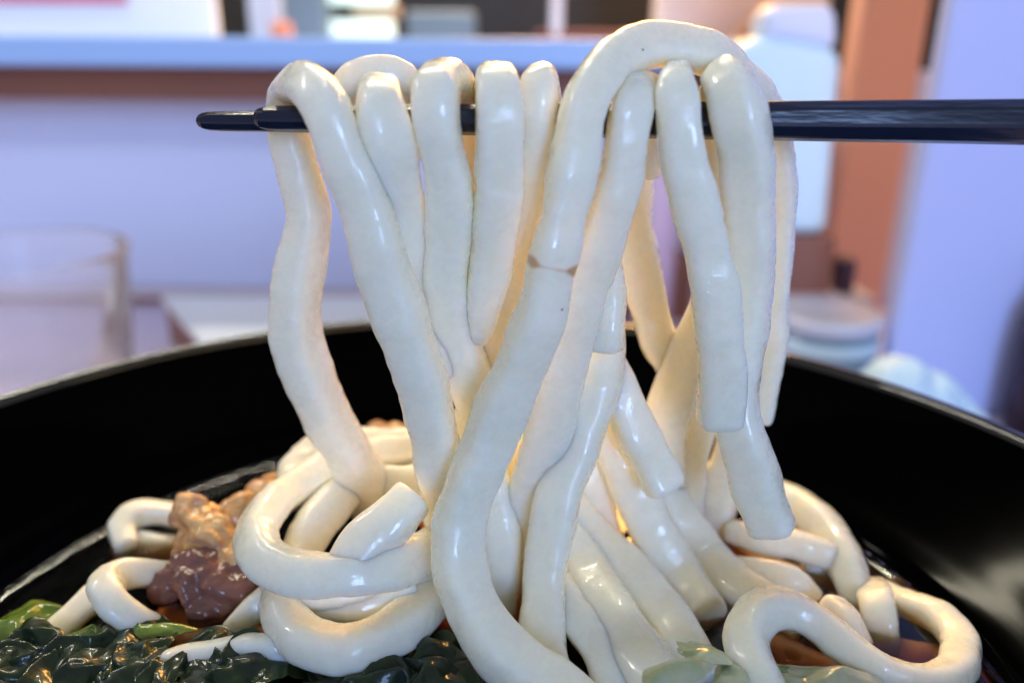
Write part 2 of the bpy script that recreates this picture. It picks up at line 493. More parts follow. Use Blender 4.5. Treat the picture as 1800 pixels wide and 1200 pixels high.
# ---- right pile
noodle('ring-shaped noodle loop at the lower right around a small pool of dark broth',
       [(1360, 1230, 70, 0.35), (1322, 1165, 76, 0.6), (1312, 1110, 80, 0.75), (1345, 1072, 80, 0.8), (1395, 1072, 80, 0.75), (1446, 1104, 78, 0.6), (1500, 1150, 72, 0.45), (1560, 1182, 66, 0.35), (1630, 1194, 64, 0.3), (1682, 1178, 66, 0.25), (1690, 1130, 62, 0.15), (1652, 1088, 56, 0.08), (1600, 1062, 50, -0.02), (1540, 1040, 50, -0.25)], seed=150)
noodle('noodle following the bowl edge behind the dangling end on the right',
       [(1350, 868, 60, 0.3), (1400, 888, 66, 0.35), (1444, 926, 70, 0.35), (1478, 975, 70, 0.25), (1498, 1030, 66, 0.05), (1502, 1080, 60, -0.3)], seed=153)
noodle('thin noodle lying crosswise under the dangling end',
       [(1290, 935, 44, 0.3), (1340, 950, 50, 0.4), (1400, 956, 54, 0.42), (1456, 975, 52, 0.3)], seed=156)
noodle('oily noodle piece below the crosswise one, sinking in the broth',
       [(1300, 1005, 50, 0.0), (1350, 1010, 54, 0.2), (1392, 1020, 56, 0.2), (1420, 1050, 52, 0.0)], seed=158)
noodle('small rounded noodle end between the ring loop and the upright stub',
       [(1462, 1070, 54, 0.2), (1484, 1092, 56, 0.22), (1506, 1130, 54, 0.05)], seed=160)
noodle('upright noodle stub going down into orange broth at the right',
       [(1530, 1040, 64, -0.15), (1540, 1062, 68, 0.12), (1546, 1092, 66, 0.02), (1546, 1150, 64, -0.5)], nexp=3.6, seed=162)
noodle('sunken noodle glimpsed through the broth on the right',
       [(1420, 1000, 60, -0.1), (1460, 1010, 60, -0.15), (1500, 1040, 60, -0.3)], seed=164)
noodle('sunken noodle glimpsed through the broth left of the fried piece',
       [(200, 960, 60, -0.5), (260, 965, 60, -0.25), (330, 975, 60, -0.4)], seed=165)
SUNK = (((1000, 1010), (1240, 980), 'sunken noodle in the broth behind the parallel pair', 60, -.42),
        ((1280, 1090), (1480, 1190), 'sunken noodle below the ring loop', 60, -.42),
        ((620, 1000), (800, 1090), 'sunken noodle under the left loops', 60, -.42),
        ((290, 1100), (560, 1150), 'sunken orange-tinted noodle below the brown fried piece', 78, -.52),
        ((280, 1140), (440, 1120), 'sunken orange-tinted noodle nearest the dark seaweed', 76, -.50),
        ((1180, 930), (1300, 1030), 'sunken noodle right of the diagonal strands', 70, -.40),
        ((1290, 985), (1470, 1045), 'sunken amber-tinted noodle in front of the thin crosswise one', 80, -.55),
        ((1500, 1120), (1640, 1175), 'sunken amber-tinted noodle below the upright stub', 80, -.55))
for k, (a, b_, lab, wd, hh) in enumerate(SUNK):
    noodle(lab, [(a[0], a[1], wd, hh - .06), ((a[0] + b_[0]) / 2, (a[1] + b_[1]) / 2 + 12, wd + 4, hh), (b_[0], b_[1], wd, hh - .06)], seed=170 + k)

# ring stain on the big noodle and two specks, built as thin raised marks on its skin
m, nt, b = noodle_material('udon_stained', (0.972, 0.920, 0.765))
big.data.materials[0] = m
al = N(nt, 'ShaderNodeAttribute', attribute_name='along')
ac = N(nt, 'ShaderNodeAttribute', attribute_name='across')
tcn = N(nt, 'ShaderNodeTexCoord')
nn = N(nt, 'ShaderNodeTexNoise', Scale=260.0, Detail=3.0)
nt.links.new(tcn.outputs['Object'], nn.inputs['Vector'])


def mth(op, a, b_=None, c_=None):
    q = N(nt, 'ShaderNodeMath', operation=op)
    for i, v in enumerate((a, b_, c_)):
        if v is None:
            continue
        if isinstance(v, (int, float)):
            q.inputs[i].default_value = v
        else:
            nt.links.new(v, q.inputs[i])
    return q.outputs[0]


wob = mth('MULTIPLY_ADD', nn.outputs['Fac'], 0.10, -0.05)
x2 = mth('MINIMUM', mth('MULTIPLY', ac.outputs['Fac'], ac.outputs['Fac']), 0.16)
line = mth('ABSOLUTE', mth('ADD', mth('ADD', al.outputs['Fac'], wob), mth('MULTIPLY', x2, -0.25)))
tt = mth('DIVIDE', mth('SUBTRACT', mth('ABSOLUTE', ac.outputs['Fac']), 0.15), 0.10)
tt = mth('MAXIMUM', mth('MINIMUM', tt, 1.0), 0.0)
width = mth('MULTIPLY_ADD', tt, 0.06, 0.030)
mask = mth('SUBTRACT', 1.0, mth('SMOOTH_MIN', 1.0, mth('DIVIDE', line, width), 0.3))
mask = mth('MULTIPLY', mth('MAXIMUM', mask, 0.0), mth('MULTIPLY_ADD', tt, 1.1, 0.42))
mask = mth('MINIMUM', mask, 0.85)
mx = N(nt, 'ShaderNodeMix', data_type='RGBA')
old = b.inputs['Base Color'].links[0].from_socket
nt.links.new(mask, mx.inputs[0])
nt.links.new(old, mx.inputs[6])
mx.inputs[7].default_value = (0.56, 0.31, 0.11, 1)
nt.links.new(mx.outputs[2], b.inputs['Base Color'])
from mathutils.bvhtree import BVHTree
bvh = BVHTree.FromPolygons([v.co for v in big.data.vertices], [p.vertices[:] for p in big.data.polygons])
M_speck = simple('dark_speck', (0.03, 0.02, 0.02), 0.5)
for (sx_, sy_) in ((1130, 88), (988, 544)):
    hit = bvh.ray_cast(Vector((0, 0, CAM_Z * S)) - big.location, ray(sx_, sy_).normalized())
    if hit[0] is not None:
        h = (hit[0] + big.location) / S
        vs, fs = [], []
        for i in range(5):
            for j in range(8):
                t, u = math.pi * i / 4, 2 * math.pi * j / 8
                vs.append(h + Vector((math.sin(t) * math.cos(u), math.sin(t) * math.sin(u), math.cos(t))) * 0.014)
        for i in range(4):
            for j in range(8):
                fs.append((i * 8 + j, i * 8 + (j + 1) % 8, i * 8 + 8 + (j + 1) % 8, i * 8 + 8 + j))
        link('speck', vs, fs, M_speck, parent=big, origin=h)


# ------------------------------------------------------------------ chopsticks
M_chop, nt, b = mat('black_lacquer_stick')
b.inputs['Base Color'].default_value = (0.008, 0.014, 0.034, 1)
b.inputs['Roughness'].default_value = 0.22
tc = N(nt, 'ShaderNodeTexCoord')
mp = N(nt, 'ShaderNodeMapping')
mp.inputs['Scale'].default_value = (0.15, 1, 1)
nt.links.new(tc.outputs['Object'], mp.inputs['Vector'])
nz = N(nt, 'ShaderNodeTexNoise', Scale=900.0, Detail=4.0)
nt.links.new(mp.outputs[0], nz.inputs['Vector'])
bp = N(nt, 'ShaderNodeBump', Strength=0.25, Distance=0.0004)
nt.links.new(nz.outputs['Fac'], bp.inputs['Height'])
nt.links.new(bp.outputs['Normal'], b.inputs['Normal'])


def chopstick(label, A, B, ra, rb):
    """A tip, B far end, half thickness at each; square section with chamfered edges"""
    A = Vector(A)
    B = Vector(B)
    ax = (B - A).normalized()
    up = Vector((0, 0, 1))
    up = (up - ax * up.dot(ax)).normalized()
    sd = ax.cross(up)
    L = (B - A).length
    st = [(0, .35), (.03, .62), (.08, .82), (.16, .95), (.3, 1)] + [(L * t, 1) for t in (.05, .1, .2, .35, .5, .65, .8, .95, .99)] + [(L, .9)]
    prof = []
    c = 0.42
    for (x, y) in ((1, -c), (1, c), (c, 1), (-c, 1), (-1, c), (-1, -c), (-c, -1), (c, -1)):
        prof.append((x, y))
    # small facets at each chamfer corner
    P2 = []
    for i in range(8):
        x0, y0 = prof[i]
        xp, yp = prof[i - 1]
        xn, yn = prof[(i + 1) % 8]
        P2.append((x0 + (xp - x0) * .12, y0 + (yp - y0) * .12))
        P2.append((x0 + (xn - x0) * .12, y0 + (yn - y0) * .12))
    verts = []
    faces = []
    k = len(P2)
    rot = R(16)
    for (s, sc_) in st:
        r = (ra + (rb - ra) * s / L) * sc_
        for (x, y) in P2:
            xx = x * math.cos(rot) - y * math.sin(rot)
            yy = x * math.sin(rot) + y * math.cos(rot)
            verts.append(A + ax * s + sd * xx * r + up * yy * r)
    for j in range(len(st) - 1):
        for i in range(k):
            a = j * k + i
            b2 = j * k + (i + 1) % k
            faces.append((a, b2, b2 + k, a + k))
    faces.append(tuple(range(k)))
    faces.append(tuple((len(st) - 1) * k + i for i in range(k)))
    o = link('chopstick', verts, faces, M_chop, origin=A)
    m = o.data
    for p in m.polygons:
        p.use_smooth = False
    bv = o.modifiers.new('bevel', 'BEVEL')
    bv.width = 0.0002
    bv.segments = 2
    bv.limit_method = 'ANGLE'
    tag(o, label, 'chopstick', 'pair of black chopsticks')
    return o


chopstick('nearer black chopstick, thicker towards the right, its tip stopping short of the other tip',
          at(446, 208, 10.62), at(2300, 217, 10.35), 0.145, 0.315)
chopstick('farther black chopstick whose tip sticks out furthest left of the noodles',
          at(346, 213, 11.0), at(2300, 225, 10.95), 0.12, 0.27)

# ------------------------------------------------------------------ bowl
M_bowl, nt, b = mat('black_lacquer_bowl')
b.inputs['Base Color'].default_value = (0.0006, 0.0007, 0.0008, 1)
b.inputs['Specular IOR Level'].default_value = 0.02
tc = N(nt, 'ShaderNodeTexCoord')
nz = N(nt, 'ShaderNodeTexNoise', Scale=45.0, Detail=5.0, Roughness=0.65)
nt.links.new(tc.outputs['Object'], nz.inputs['Vector'])
rr = N(nt, 'ShaderNodeMapRange')
rr.inputs[3].default_value = 0.04
rr.inputs[4].default_value = 0.10
nt.links.new(nz.outputs['Fac'], rr.inputs[0])
nt.links.new(rr.outputs[0], b.inputs['Roughness'])


def lathe(name, prof, cx, cy, material, seg=128, parent=None, origin=None, wob=0):
    verts = []
    faces = []
    k = len(prof)
    for i in range(seg):
        a = 2 * math.pi * i / seg
        for (r, z) in prof:
            verts.append((cx + r * math.cos(a), cy + r * math.sin(a), z))
    for i in range(seg):
        j = (i + 1) % seg
        for s in range(k - 1):
            faces.append((i * k + s, j * k + s, j * k + s + 1, i * k + s + 1))
    o = link(name, verts, faces, material, parent=parent, origin=origin)
    bm = bmesh.new()
    bm.from_mesh(o.data)
    bmesh.ops.remove_doubles(bm, verts=bm.verts[:], dist=1e-6)
    bm.to_mesh(o.data)
    bm.free()
    return o


prof = [(0.001, 1.0), (2, 1.02), (3.6, 1.35), (5.0, 2.2), (6.2, 3.6), (7.0, 4.9), (7.6, 6.0), (8.3, 6.7), (9.1, 7.25), (9.8, 7.62), (10.22, 7.86)]
# real interior: steep wall
prof = [(0.001, 1.0), (2.5, 1.02), (4.2, 1.5), (5.6, 2.7), (6.7, 4.2), (7.6, 6.0), (8.45, 6.55), (9.35, 7.12), (9.95, 7.55), (10.25, 7.85)]
inner = catmull([(r, z, 0.0) for r, z in prof], 0.15)
pr = [(p[0], p[1]) for p in inner]
pr += [(10.28, 7.93), (10.33, 7.98), (10.40, 8.0), (10.47, 7.98), (10.52, 7.92), (10.53, 7.84), (10.48, 7.7)]
outer = catmull([(10.48, 7.7, 0), (10.0, 7.0, 0), (9.0, 5.8, 0), (8.0, 3.4, 0), (6.4, 1.6, 0), (4.4, 0.95, 0), (4.0, 0.7, 0), (3.9, 0.02, 0)], 0.2)
pr += [(p[0], p[1]) for p in outer[1:]]
pr += [(3.5, 0.0), (3.4, 0.5), (0.001, 0.6)]
ri = next(i for i, p in enumerate(pr) if p[0] >= 10.2)
ro = next(i for i, p in enumerate(pr) if i > ri + 3 and p[1] <= 7.72)
bowl = empty('soup_bowl', (BC.x, BC.y, 0))
lathe('bowl_wall', pr[ro:] + pr[:ri + 1], BC.x, BC.y, M_bowl, 192, parent=bowl, origin=(BC.x, BC.y, 0))
M_rim = M_bowl.copy()
M_rim.name = 'lacquer_rim'
M_rim.node_tree.nodes['Principled BSDF'].inputs['Specular IOR Level'].default_value = 0.8
M_rim.node_tree.nodes['Principled BSDF'].inputs['Coat Weight'].default_value = 1.0
lathe('rim', pr[ri:ro + 1], BC.x, BC.y, M_rim, 192, parent=bowl, origin=(BC.x, BC.y, 7.8))
tag(bowl, 'large black lacquered bowl of broth filling the bottom of the picture', 'bowl')

# broth: a real body of liquid that absorbs with depth
M_soup = bpy.data.materials.new('brown_broth')
M_soup.use_nodes = True
nt = M_soup.node_tree
for n in list(nt.nodes):
    nt.nodes.remove(n)
out = N(nt, 'ShaderNodeOutputMaterial')
tr = N(nt, 'ShaderNodeBsdfTransparent')
gl = N(nt, 'ShaderNodeBsdfGlossy', Roughness=0.03)
fr = N(nt, 'ShaderNodeFresnel', IOR=1.34)
ms = N(nt, 'ShaderNodeMixShader')
tc = N(nt, 'ShaderNodeTexCoord')
nz = N(nt, 'ShaderNodeTexNoise', Scale=70.0, Detail=2.0)
nt.links.new(tc.outputs['Object'], nz.inputs['Vector'])
vo = N(nt, 'ShaderNodeTexVoronoi', Scale=140.0, feature='SMOOTH_F1')
nt.links.new(tc.outputs['Object'], vo.inputs['Vector'])
ad = N(nt, 'ShaderNodeMath', operation='ADD')
nt.links.new(nz.outputs['Fac'], ad.inputs[0])
nt.links.new(vo.outputs['Distance'], ad.inputs[1])
bp = N(nt, 'ShaderNodeBump', Strength=0.35, Distance=0.001)
nt.links.new(ad.outputs[0], bp.inputs['Height'])
nt.links.new(bp.outputs['Normal'], gl.inputs['Normal'])
nt.links.new(bp.outputs['Normal'], fr.inputs['Normal'])
nt.links.new(fr.outputs[0], ms.inputs[0])
nt.links.new(tr.outputs[0], ms.inputs[1])
nt.links.new(gl.outputs[0], ms.inputs[2])
nt.links.new(ms.outputs[0], out.inputs['Surface'])
va = N(nt, 'ShaderNodeVolumeAbsorption', Density=430.0)
va.inputs['Color'].default_value = (0.86, 0.50, 0.12, 1)
nt.links.new(va.outputs[0], out.inputs['Volume'])
sp = [(0.001, SOUP_Z)]
sp += [(r, SOUP_Z) for r in (1, 2, 3, 4, 5, 6, 6.8, 7.2)] + [(7.4, SOUP_Z + .015), (7.5, SOUP_Z + .04), (7.57, SOUP_Z + .09)]
sp += [(7.5, 5.85), (6.6, 4.15), (5.5, 2.7), (4.1, 1.56), (2.5, 1.1), (0.001, 1.08)]
soup = lathe('broth', sp, BC.x, BC.y, M_soup, 160, origin=(BC.x, BC.y, 1.08))
tag(soup, 'clear dark brown broth pooled between the noodles in the black bowl', 'broth', kind='stuff')

# ------------------------------------------------------------------ toppings
M_wak, nt, b = mat('wakame')
b.inputs['Base Color'].default_value = (0.006, 0.014, 0.010, 1)
tc = N(nt, 'ShaderNodeTexCoord')
nz = N(nt, 'ShaderNodeTexNoise', Scale=120.0, Detail=5.0)
nt.links.new(tc.outputs['Object'], nz.inputs['Vector'])
cr = N(nt, 'ShaderNodeValToRGB')
cr.color_ramp.elements[0].position = 0.40
cr.color_ramp.elements[0].color = (0.007, 0.017, 0.011, 1)
cr.color_ramp.elements[1].position = 0.72
cr.color_ramp.elements[1].color = (0.028, 0.058, 0.016, 1)
nt.links.new(nz.outputs['Fac'], cr.inputs[0])
nt.links.new(cr.outputs[0], b.inputs['Base Color'])
b.inputs['Roughness'].default_value = 0.34
b.inputs['Specular IOR Level'].default_value = 0.25
b.inputs['Coat Weight'].default_value = 0.35
b.inputs['Coat Roughness'].default_value = 0.05
nz2 = N(nt, 'ShaderNodeTexNoise', Scale=230.0, Detail=3.0)
nt.links.new(tc.outputs['Object'], nz2.inputs['Vector'])
bp = N(nt, 'ShaderNodeBump', Strength=0.3, Distance=0.0010)
nt.links.new(nz2.outputs['Fac'], bp.inputs['Height'])
nt.links.new(bp.outputs['Normal'], b.inputs['Normal'])
nt.links.new(bp.outputs['Normal'], b.inputs['Coat Normal'])


def leaf(name, label, cen, sx, sy, h, material, seed, cat, group=None, rz=0, fold=1.0, thick=0.03, nx=64, ny=44, bend=0.0):
    """crumpled wet leaf: a folded closed sheet lying at cen"""
    verts = []
    faces = []
    cz, sz = math.cos(rz), math.sin(rz)

    def f(u, v, side):
        # outline with lobes
        ang = math.atan2(v, u)
        rr_ = max(abs(u), abs(v))
        lob = 1 + 0.22 * noise.noise(Vector((math.cos(ang) * 1.8, math.sin(ang) * 1.8, seed)))
        c2, s2 = math.cos(ang), math.sin(ang)
        x = rr_ * c2 * lob * sx
        y = rr_ * s2 * lob * sy
        z = h * (1 - rr_ ** 2.2) * 0.8
        q = Vector((x, y, 0)) * 1.5 + Vector((seed * 3.1, seed, 0))
        ridge = 1 - abs(noise.noise(q * 1.1)) * 3.0
        z += fold * h * (0.55 * ridge + 0.30 * noise.noise(q * 2.1) + 0.08 * noise.noise(q * 5.0))
        z += bend * u * u
        x += 0.12 * fold * noise.noise(q * 1.7 + Vector((5, 0, 0)))
        y += 0.12 * fold * noise.noise(q * 1.7 + Vector((0, 5, 0)))
        z -= side * thick * (1 if rr_ < 0.98 else 0)
        return Vector((cen[0] + x * cz - y * sz, cen[1] + x * sz + y * cz, cen[2] + z))
    for side in (0, 1):
        for j in range(ny + 1):
            for i in range(nx + 1):
                verts.append(f(-1 + 2 * i / nx, -1 + 2 * j / ny, side))
    n1 = (nx + 1) * (ny + 1)
    for side in (0, 1):
        for j in range(ny):
            for i in range(nx):
                a = side * n1 + j * (nx + 1) + i
                q4 = (a, a + 1, a + nx + 2, a + nx + 1)
                faces.append(q4 if side == 0 else q4[::-1])
    border = [i for i in range(nx + 1)] + [j * (nx + 1) + nx for j in range(1, ny + 1)] + \
        [ny * (nx + 1) + i for i in range(nx - 1, -1, -1)] + [j * (nx + 1) for j in range(ny - 1, 0, -1)]
    for i in range(len(border)):
        a, b_ = border[i], border[(i + 1) % len(border)]
        faces.append((b_, a, a + n1, b_ + n1))
    o = link(name, verts, faces, material, origin=cen)
    tag(o, label, cat, group)
    return o


G = 'dark wakame seaweed at the bottom left'
rw = random.Random(21)


def wakame(label, px, py, hh, n, spread, size, seed):
    c = at(px, py, hh)
    e_ = empty('wakame_clump', c)
    tag(e_, label, 'seaweed', G)
    for k_ in range(n):
        a_ = k_ * 2.4 + seed
        rr_ = spread * math.sqrt((k_ + .5) / n)
        p_ = c + Vector((rr_ * math.cos(a_) * 1.25, rr_ * math.sin(a_) * .8, 0.10 * (1 - rr_ / spread) + rw.uniform(-.04, .06)))
        sx_ = size * rw.uniform(.75, 1.2)
        lf = leaf('leaf', None, p_, sx_, sx_ * rw.uniform(.5, .8), size * rw.uniform(.28, .45), M_wak, seed * 3 + k_ * 1.7, None, None,
                  rw.uniform(-1.5, 1.5), fold=rw.uniform(.9, 1.3), thick=.022, nx=44, ny=34)
        lf.parent = e_
        lf.location = lf.location - e_.location
        lf.rotation_euler = (rw.uniform(-.3, .5), rw.uniform(-.35, .35), 0)
    return e_


wakame('glistening blue-black seaweed clump in the bottom left corner', 45, 1186, .0, 6, .60, .68, 1.0)
wakame('wet folded seaweed clump just below the bright green leaf strip', 185, 1190, .0, 6, .60, .62, 2.0)
wakame('dark seaweed clump directly left of the lower U-shaped loop', 432, 1186, .04, 6, .42, .60, 3.0)
wakame('grey-green seaweed fold at the bottom edge left of the U-shaped loop', 322, 1216, .08, 4, .36, .60, 4.0)
wakame('black seaweed under the U-shaped loop at the bottom', 630, 1232, -.08, 5, .70, .70, 5.0)
wakame('black seaweed scrap in the shadow left of the stained noodle foot', 770, 1184, -.06, 3, .34, .55, 6.0)
CLUMPS = ()


def green(name, c1, c2, trans=0.0):
    m, nt, b = mat(name)
    tc = N(nt, 'ShaderNodeTexCoord')
    nz = N(nt, 'ShaderNodeTexNoise', Scale=180.0, Detail=3.0)
    nt.links.new(tc.outputs['Object'], nz.inputs['Vector'])
    mx = N(nt, 'ShaderNodeMix', data_type='RGBA')
    mx.inputs[6].default_value = (*c1, 1)
    mx.inputs[7].default_value = (*c2, 1)
    cr = N(nt, 'ShaderNodeMapRange')
    cr.inputs[1].default_value = .4
    cr.inputs[2].default_value = .6
    nt.links.new(nz.outputs['Fac'], cr.inputs[0])
    nt.links.new(cr.outputs[0], mx.inputs[0])
    nt.links.new(mx.outputs[2], b.inputs['Base Color'])
    b.inputs['Subsurface Weight'].default_value = 0.6
    b.inputs['Subsurface Radius'].default_value = (.6, 1, .3)
    b.inputs['Subsurface Scale'].default_value = 0.001
    b.inputs['Roughness'].default_value = 0.2
    b.inputs['Coat Weight'].default_value = 0.5
    n2 = N(nt, 'ShaderNodeTexNoise', Scale=500.0, Detail=3.0)
    nt.links.new(tc.outputs['Object'], n2.inputs['Vector'])
    bp = N(nt, 'ShaderNodeBump', Strength=0.4, Distance=0.0006)
    nt.links.new(n2.outputs['Fac'], bp.inputs['Height'])
    nt.links.new(bp.outputs['Normal'], b.inputs['Normal'])
    return m


M_green = green('bright_green_leaf', (0.10, 0.20, 0.02), (0.22, 0.30, 0.05))
M_pale = green('pale_scallion', (0.34, 0.40, 0.22), (0.48, 0.50, 0.36))
leaf('scallion_leaf', 'bright green leaf strip behind the seaweed at the left', at(215, 1116, 0.14), .95, 0.20, 0.18, M_green, 11.0, 'scallion', 'scallion bits', rz=0.10, fold=.6)
leaf('scallion_leaf', 'small yellow-green leaf by the bowl wall in the left corner', at(45, 1095, 0.02), 0.55, 0.42, 0.2, M_green, 12.0, 'scallion', 'scallion bits', rz=0.5, fold=.7)
leaf('scallion_leaf', 'bright green scallion scrap at the bottom edge right of centre', at(1365, 1188, 0.35), 0.40, 0.18, 0.12, M_green, 13.0, 'scallion', 'scallion bits', rz=-0.1, fold=.5)
leaf('scallion_leaf', 'pale translucent scallion skin along the bottom below the ring loop', at(1440, 1200, 0.4), 0.9, 0.3, 0.25, M_pale, 14.0, 'scallion', 'scallion bits', rz=-0.15, fold=.5)
leaf('scallion_slice', 'pale translucent onion slice lying over the foot of the parallel noodles', at(1190, 1182, .95), .50, .26, .16, M_pale, 31.0, 'scallion', 'scallion bits', rz=.35, fold=.5)
leaf('scallion_slice', 'grey-green onion slice on the end of the upper parallel noodle', at(1236, 1150, .75), .36, .20, .12, M_pale, 33.0, 'scallion', 'scallion bits', rz=-.5, fold=.6)
leaf('scallion_slice', 'pale onion slice leaning against the foot of the ring-shaped loop', at(1290, 1188, .55), .34, .22, .14, M_pale, 35.0, 'scallion', 'scallion bits', rz=.9, fold=.6)

# fried pieces
M_fry, nt, b = mat('fried_crumbs')
tc = N(nt, 'ShaderNodeTexCoord')
mp = N(nt, 'ShaderNodeMapping')
mp.inputs['Scale'].default_value = (1.0, 1.0, 2.6)
mp.inputs['Rotation'].default_value = (0.3, 0.7, 0)
nt.links.new(tc.outputs['Object'], mp.inputs['Vector'])
nz = N(nt, 'ShaderNodeTexNoise', Scale=130.0, Detail=6.0, Roughness=0.65)
nt.links.new(mp.outputs[0], nz.inputs['Vector'])
cr = N(nt, 'ShaderNodeValToRGB')
e = cr.color_ramp.elements
e[0].position = 0.34
e[0].color = (0.52, 0.27, 0.16, 1)
e[1].position = 0.68
e[1].color = (0.84, 0.68, 0.38, 1)
e2 = cr.color_ramp.elements.new(0.48)
e2.color = (0.68, 0.38, 0.15, 1)
e3 = cr.color_ramp.elements.new(0.58)
e3.color = (0.80, 0.50, 0.20, 1)
nt.links.new(nz.outputs['Fac'], cr.inputs[0])
nt.links.new(cr.outputs[0], b.inputs['Base Color'])
b.inputs['Subsurface Weight'].default_value = 0.2
b.inputs['Subsurface Radius'].default_value = (1, .5, .25)
b.inputs['Subsurface Scale'].default_value = 0.002
b.inputs['Roughness'].default_value = 0.22
b.inputs['Coat Weight'].default_value = 0.4
n2 = N(nt, 'ShaderNodeTexNoise', Scale=300.0, Detail=5.0)
nt.links.new(tc.outputs['Object'], n2.inputs['Vector'])
bp = N(nt, 'ShaderNodeBump', Strength=0.8, Distance=0.0012)
nt.links.new(n2.outputs['Fac'], bp.inputs['Height'])
nt.links.new(bp.outputs['Normal'], b.inputs['Normal'])
M_orange = simple('orange_carrot_batter', (0.75, 0.20, 0.05), 0.25, 0.35, 120, 0.6)
M_meat = simple('dark_soaked_batter', (0.21, 0.095, 0.075), 0.18, 0.5, 130, 0.8)


def lump(name, label, cat, balls, material, seed, amp=0.16, group=None):
    """several overlapping blobs remeshed by ray-marching a star surface per blob, merged in one mesh"""
    cen = sum((Vector(c) for c, r in balls), Vector()) / len(balls)
    bm = bmesh.new()
    for (c, r) in balls:
        c = Vector(c)
        t = bmesh.ops.create_icosphere(bm, subdivisions=5, radius=1.0)
        for v in t['verts']:
            d = v.co.normalized()
            q = c + d * r
            k = 1 + amp * (2.4 * noise.noise(q * 1.6 + Vector((seed, 0, 0))) + 1.4 * noise.noise(q * 3.2 + Vector((0, seed, 0))) + 0.8 * noise.noise(Vector((q.x * 6, q.y * 6, q.z * 3))) + 0.45 * noise.noise(q * 14))
            v.co = c + Vector((d.x * r, d.y * r, d.z * r * 0.9)) * k
    for v in bm.verts:
        v.co = (v.co - cen) * S
    me = bpy.data.meshes.new(name)
    bm.to_mesh(me)
    bm.free()
    for p in me.polygons:
        p.use_smooth = True
    me.materials.append(material)
    o = bpy.data.objects.new(name, me)
    col.objects.link(o)
    o.location = cen * S
    rm = o.modifiers.new('remesh', 'REMESH')
    rm.mode = 'VOXEL'
    rm.voxel_size = 0.00028
    rm.use_smooth_shade = True
    sm = o.modifiers.new('smooth', 'SMOOTH')
    sm.iterations = 4
    tag(o, label, cat, group)
    return o


for lab, bl, sd in CLUMPS:
    lump('wakame_clump', lab, 'seaweed', [(at(x_, y_, h_), r_) for x_, y_, h_, r_ in bl], M_wak, sd, 0.34, G)
lump('fried_batter', 'tan and orange crumbly fried piece standing out of the broth left of the noodle pile', 'fried topping',
     [(at(345, 905, 0.9), .36), (at(375, 940, .75), .40), (at(340, 965, .45), .42), (at(420, 900, .8), .34), (at(460, 868, .9), .26), (at(400, 980, .4), .42), (at(480, 850, .8), .26), (at(352, 880, 1.15), .16)],
     M_fry, 3.0, 0.2, 'fried batter pieces')
lump('fried_batter', 'dark purple-brown soaked fried piece lying in the broth in front of the tan one', 'fried topping',
     [(at(300, 1030, .12), .34), (at(350, 1020, .3), .46), (at(400, 1030, .2), .40), (at(430, 1010, .3), .36), (at(370, 1065, .0), .34)],
     M_meat, 5.0, 0.2, 'fried batter pieces')
lump('fried_batter', 'orange red piece of fried batter peeping out behind the top of the left pile', 'fried topping',
     [(at(665, 768, 14.8), .34), (at(700, 765, 14.8), .36), (at(740, 775, 14.8), .3), (at(700, 800, 15.0), .5)],
     M_fry, 8.0, 0.2, 'fried batter pieces')
lump('carrot_piece', 'bright orange scrap glowing between the left pile and the stained noodle', 'carrot',
     [(at(752, 915, 11.6), .16), (at(770, 930, 11.7), .18)], M_orange, 9.0, 0.2)

# ------------------------------------------------------------------ background
def box(name, x0, x1, y0, y1, z0, z1, material, parent=None, bev=0.15, taper=None):
    verts = [(x0, y0, z0), (x1, y0, z0), (x1, y1, z0), (x0, y1, z0), (x0, y0, z1), (x1, y0, z1), (x1, y1, z1), (x0, y1, z1)]
    faces = [(0, 3, 2, 1), (4, 5, 6, 7), (0, 1, 5, 4), (1, 2, 6, 5), (2, 3, 7, 6), (3, 0, 4, 7)]
    o = link(name, verts, faces, material, parent=parent, smooth=False, origin=((x0 + x1) / 2, (y0 + y1) / 2, z0))
    if bev:
        bv = o.modifiers.new('bevel', 'BEVEL')
        bv.width = bev * S
        bv.segments = 3
    return o


def pbox(name, px0, py0, px1, py1, d, depth, material, parent=None, bev=0.15, ground=False):
    a = at(px0, py1, d)
    c = at(px1, py0, d)
    z0 = 0.01 if ground else a.z
    return box(name, a.x, c.x, d, d + depth, z0, c.z, material, parent, bev)


M_wall = simple('lilac_wall', (0.70, 0.76, 0.98), 0.6, 0.03, 12)
M_panel = simple('lilac_panel', (0.52, 0.58, 0.92), 0.6, 0.03, 12)
M_table = simple('pink_grey_table', (0.78, 0.68, 0.80), 0.35, 0.05, 10, 0.1)
M_shelf = simple('blue_white_laminate', (0.36, 0.56, 0.92), 0.4, 0.03, 12)
M_brown = simple('brown_wood_and_shade', (0.26, 0.10, 0.06), 0.5, 0.2, 14)  # brown of the wooden things and of the shade under shelf and step
M_orangewood = simple('orange_wood_post', (0.86, 0.44, 0.30), 0.5, 0.12, 8)
M_white = simple('white_plastic', (0.68, 0.90, 1.0), 0.35, 0.02, 10)
M_cream = simple('cream_panel', (0.93, 0.90, 0.90), 0.6, 0.03, 10)
M_black = simple('black_kitchen', (0.012, 0.012, 0.012), 0.5, 0.2, 10)
M_pink = simple('pink_red_print', (0.75, 0.18, 0.28), 0.5, 0.1, 10)
M_slate = simple('slate_steel', (0.16, 0.22, 0.28), 0.4, 0.3, 12)
M_steel = simple('pale_steel', (0.50, 0.56, 0.68), 0.3, 0.1, 12)
M_sheet = simple('white_sheet', (0.84, 0.90, 0.98), 0.6, 0.03, 12)
M_maroon = simple('maroon_bottle', (0.03, 0.008, 0.015), 0.25, 0.1, 12)

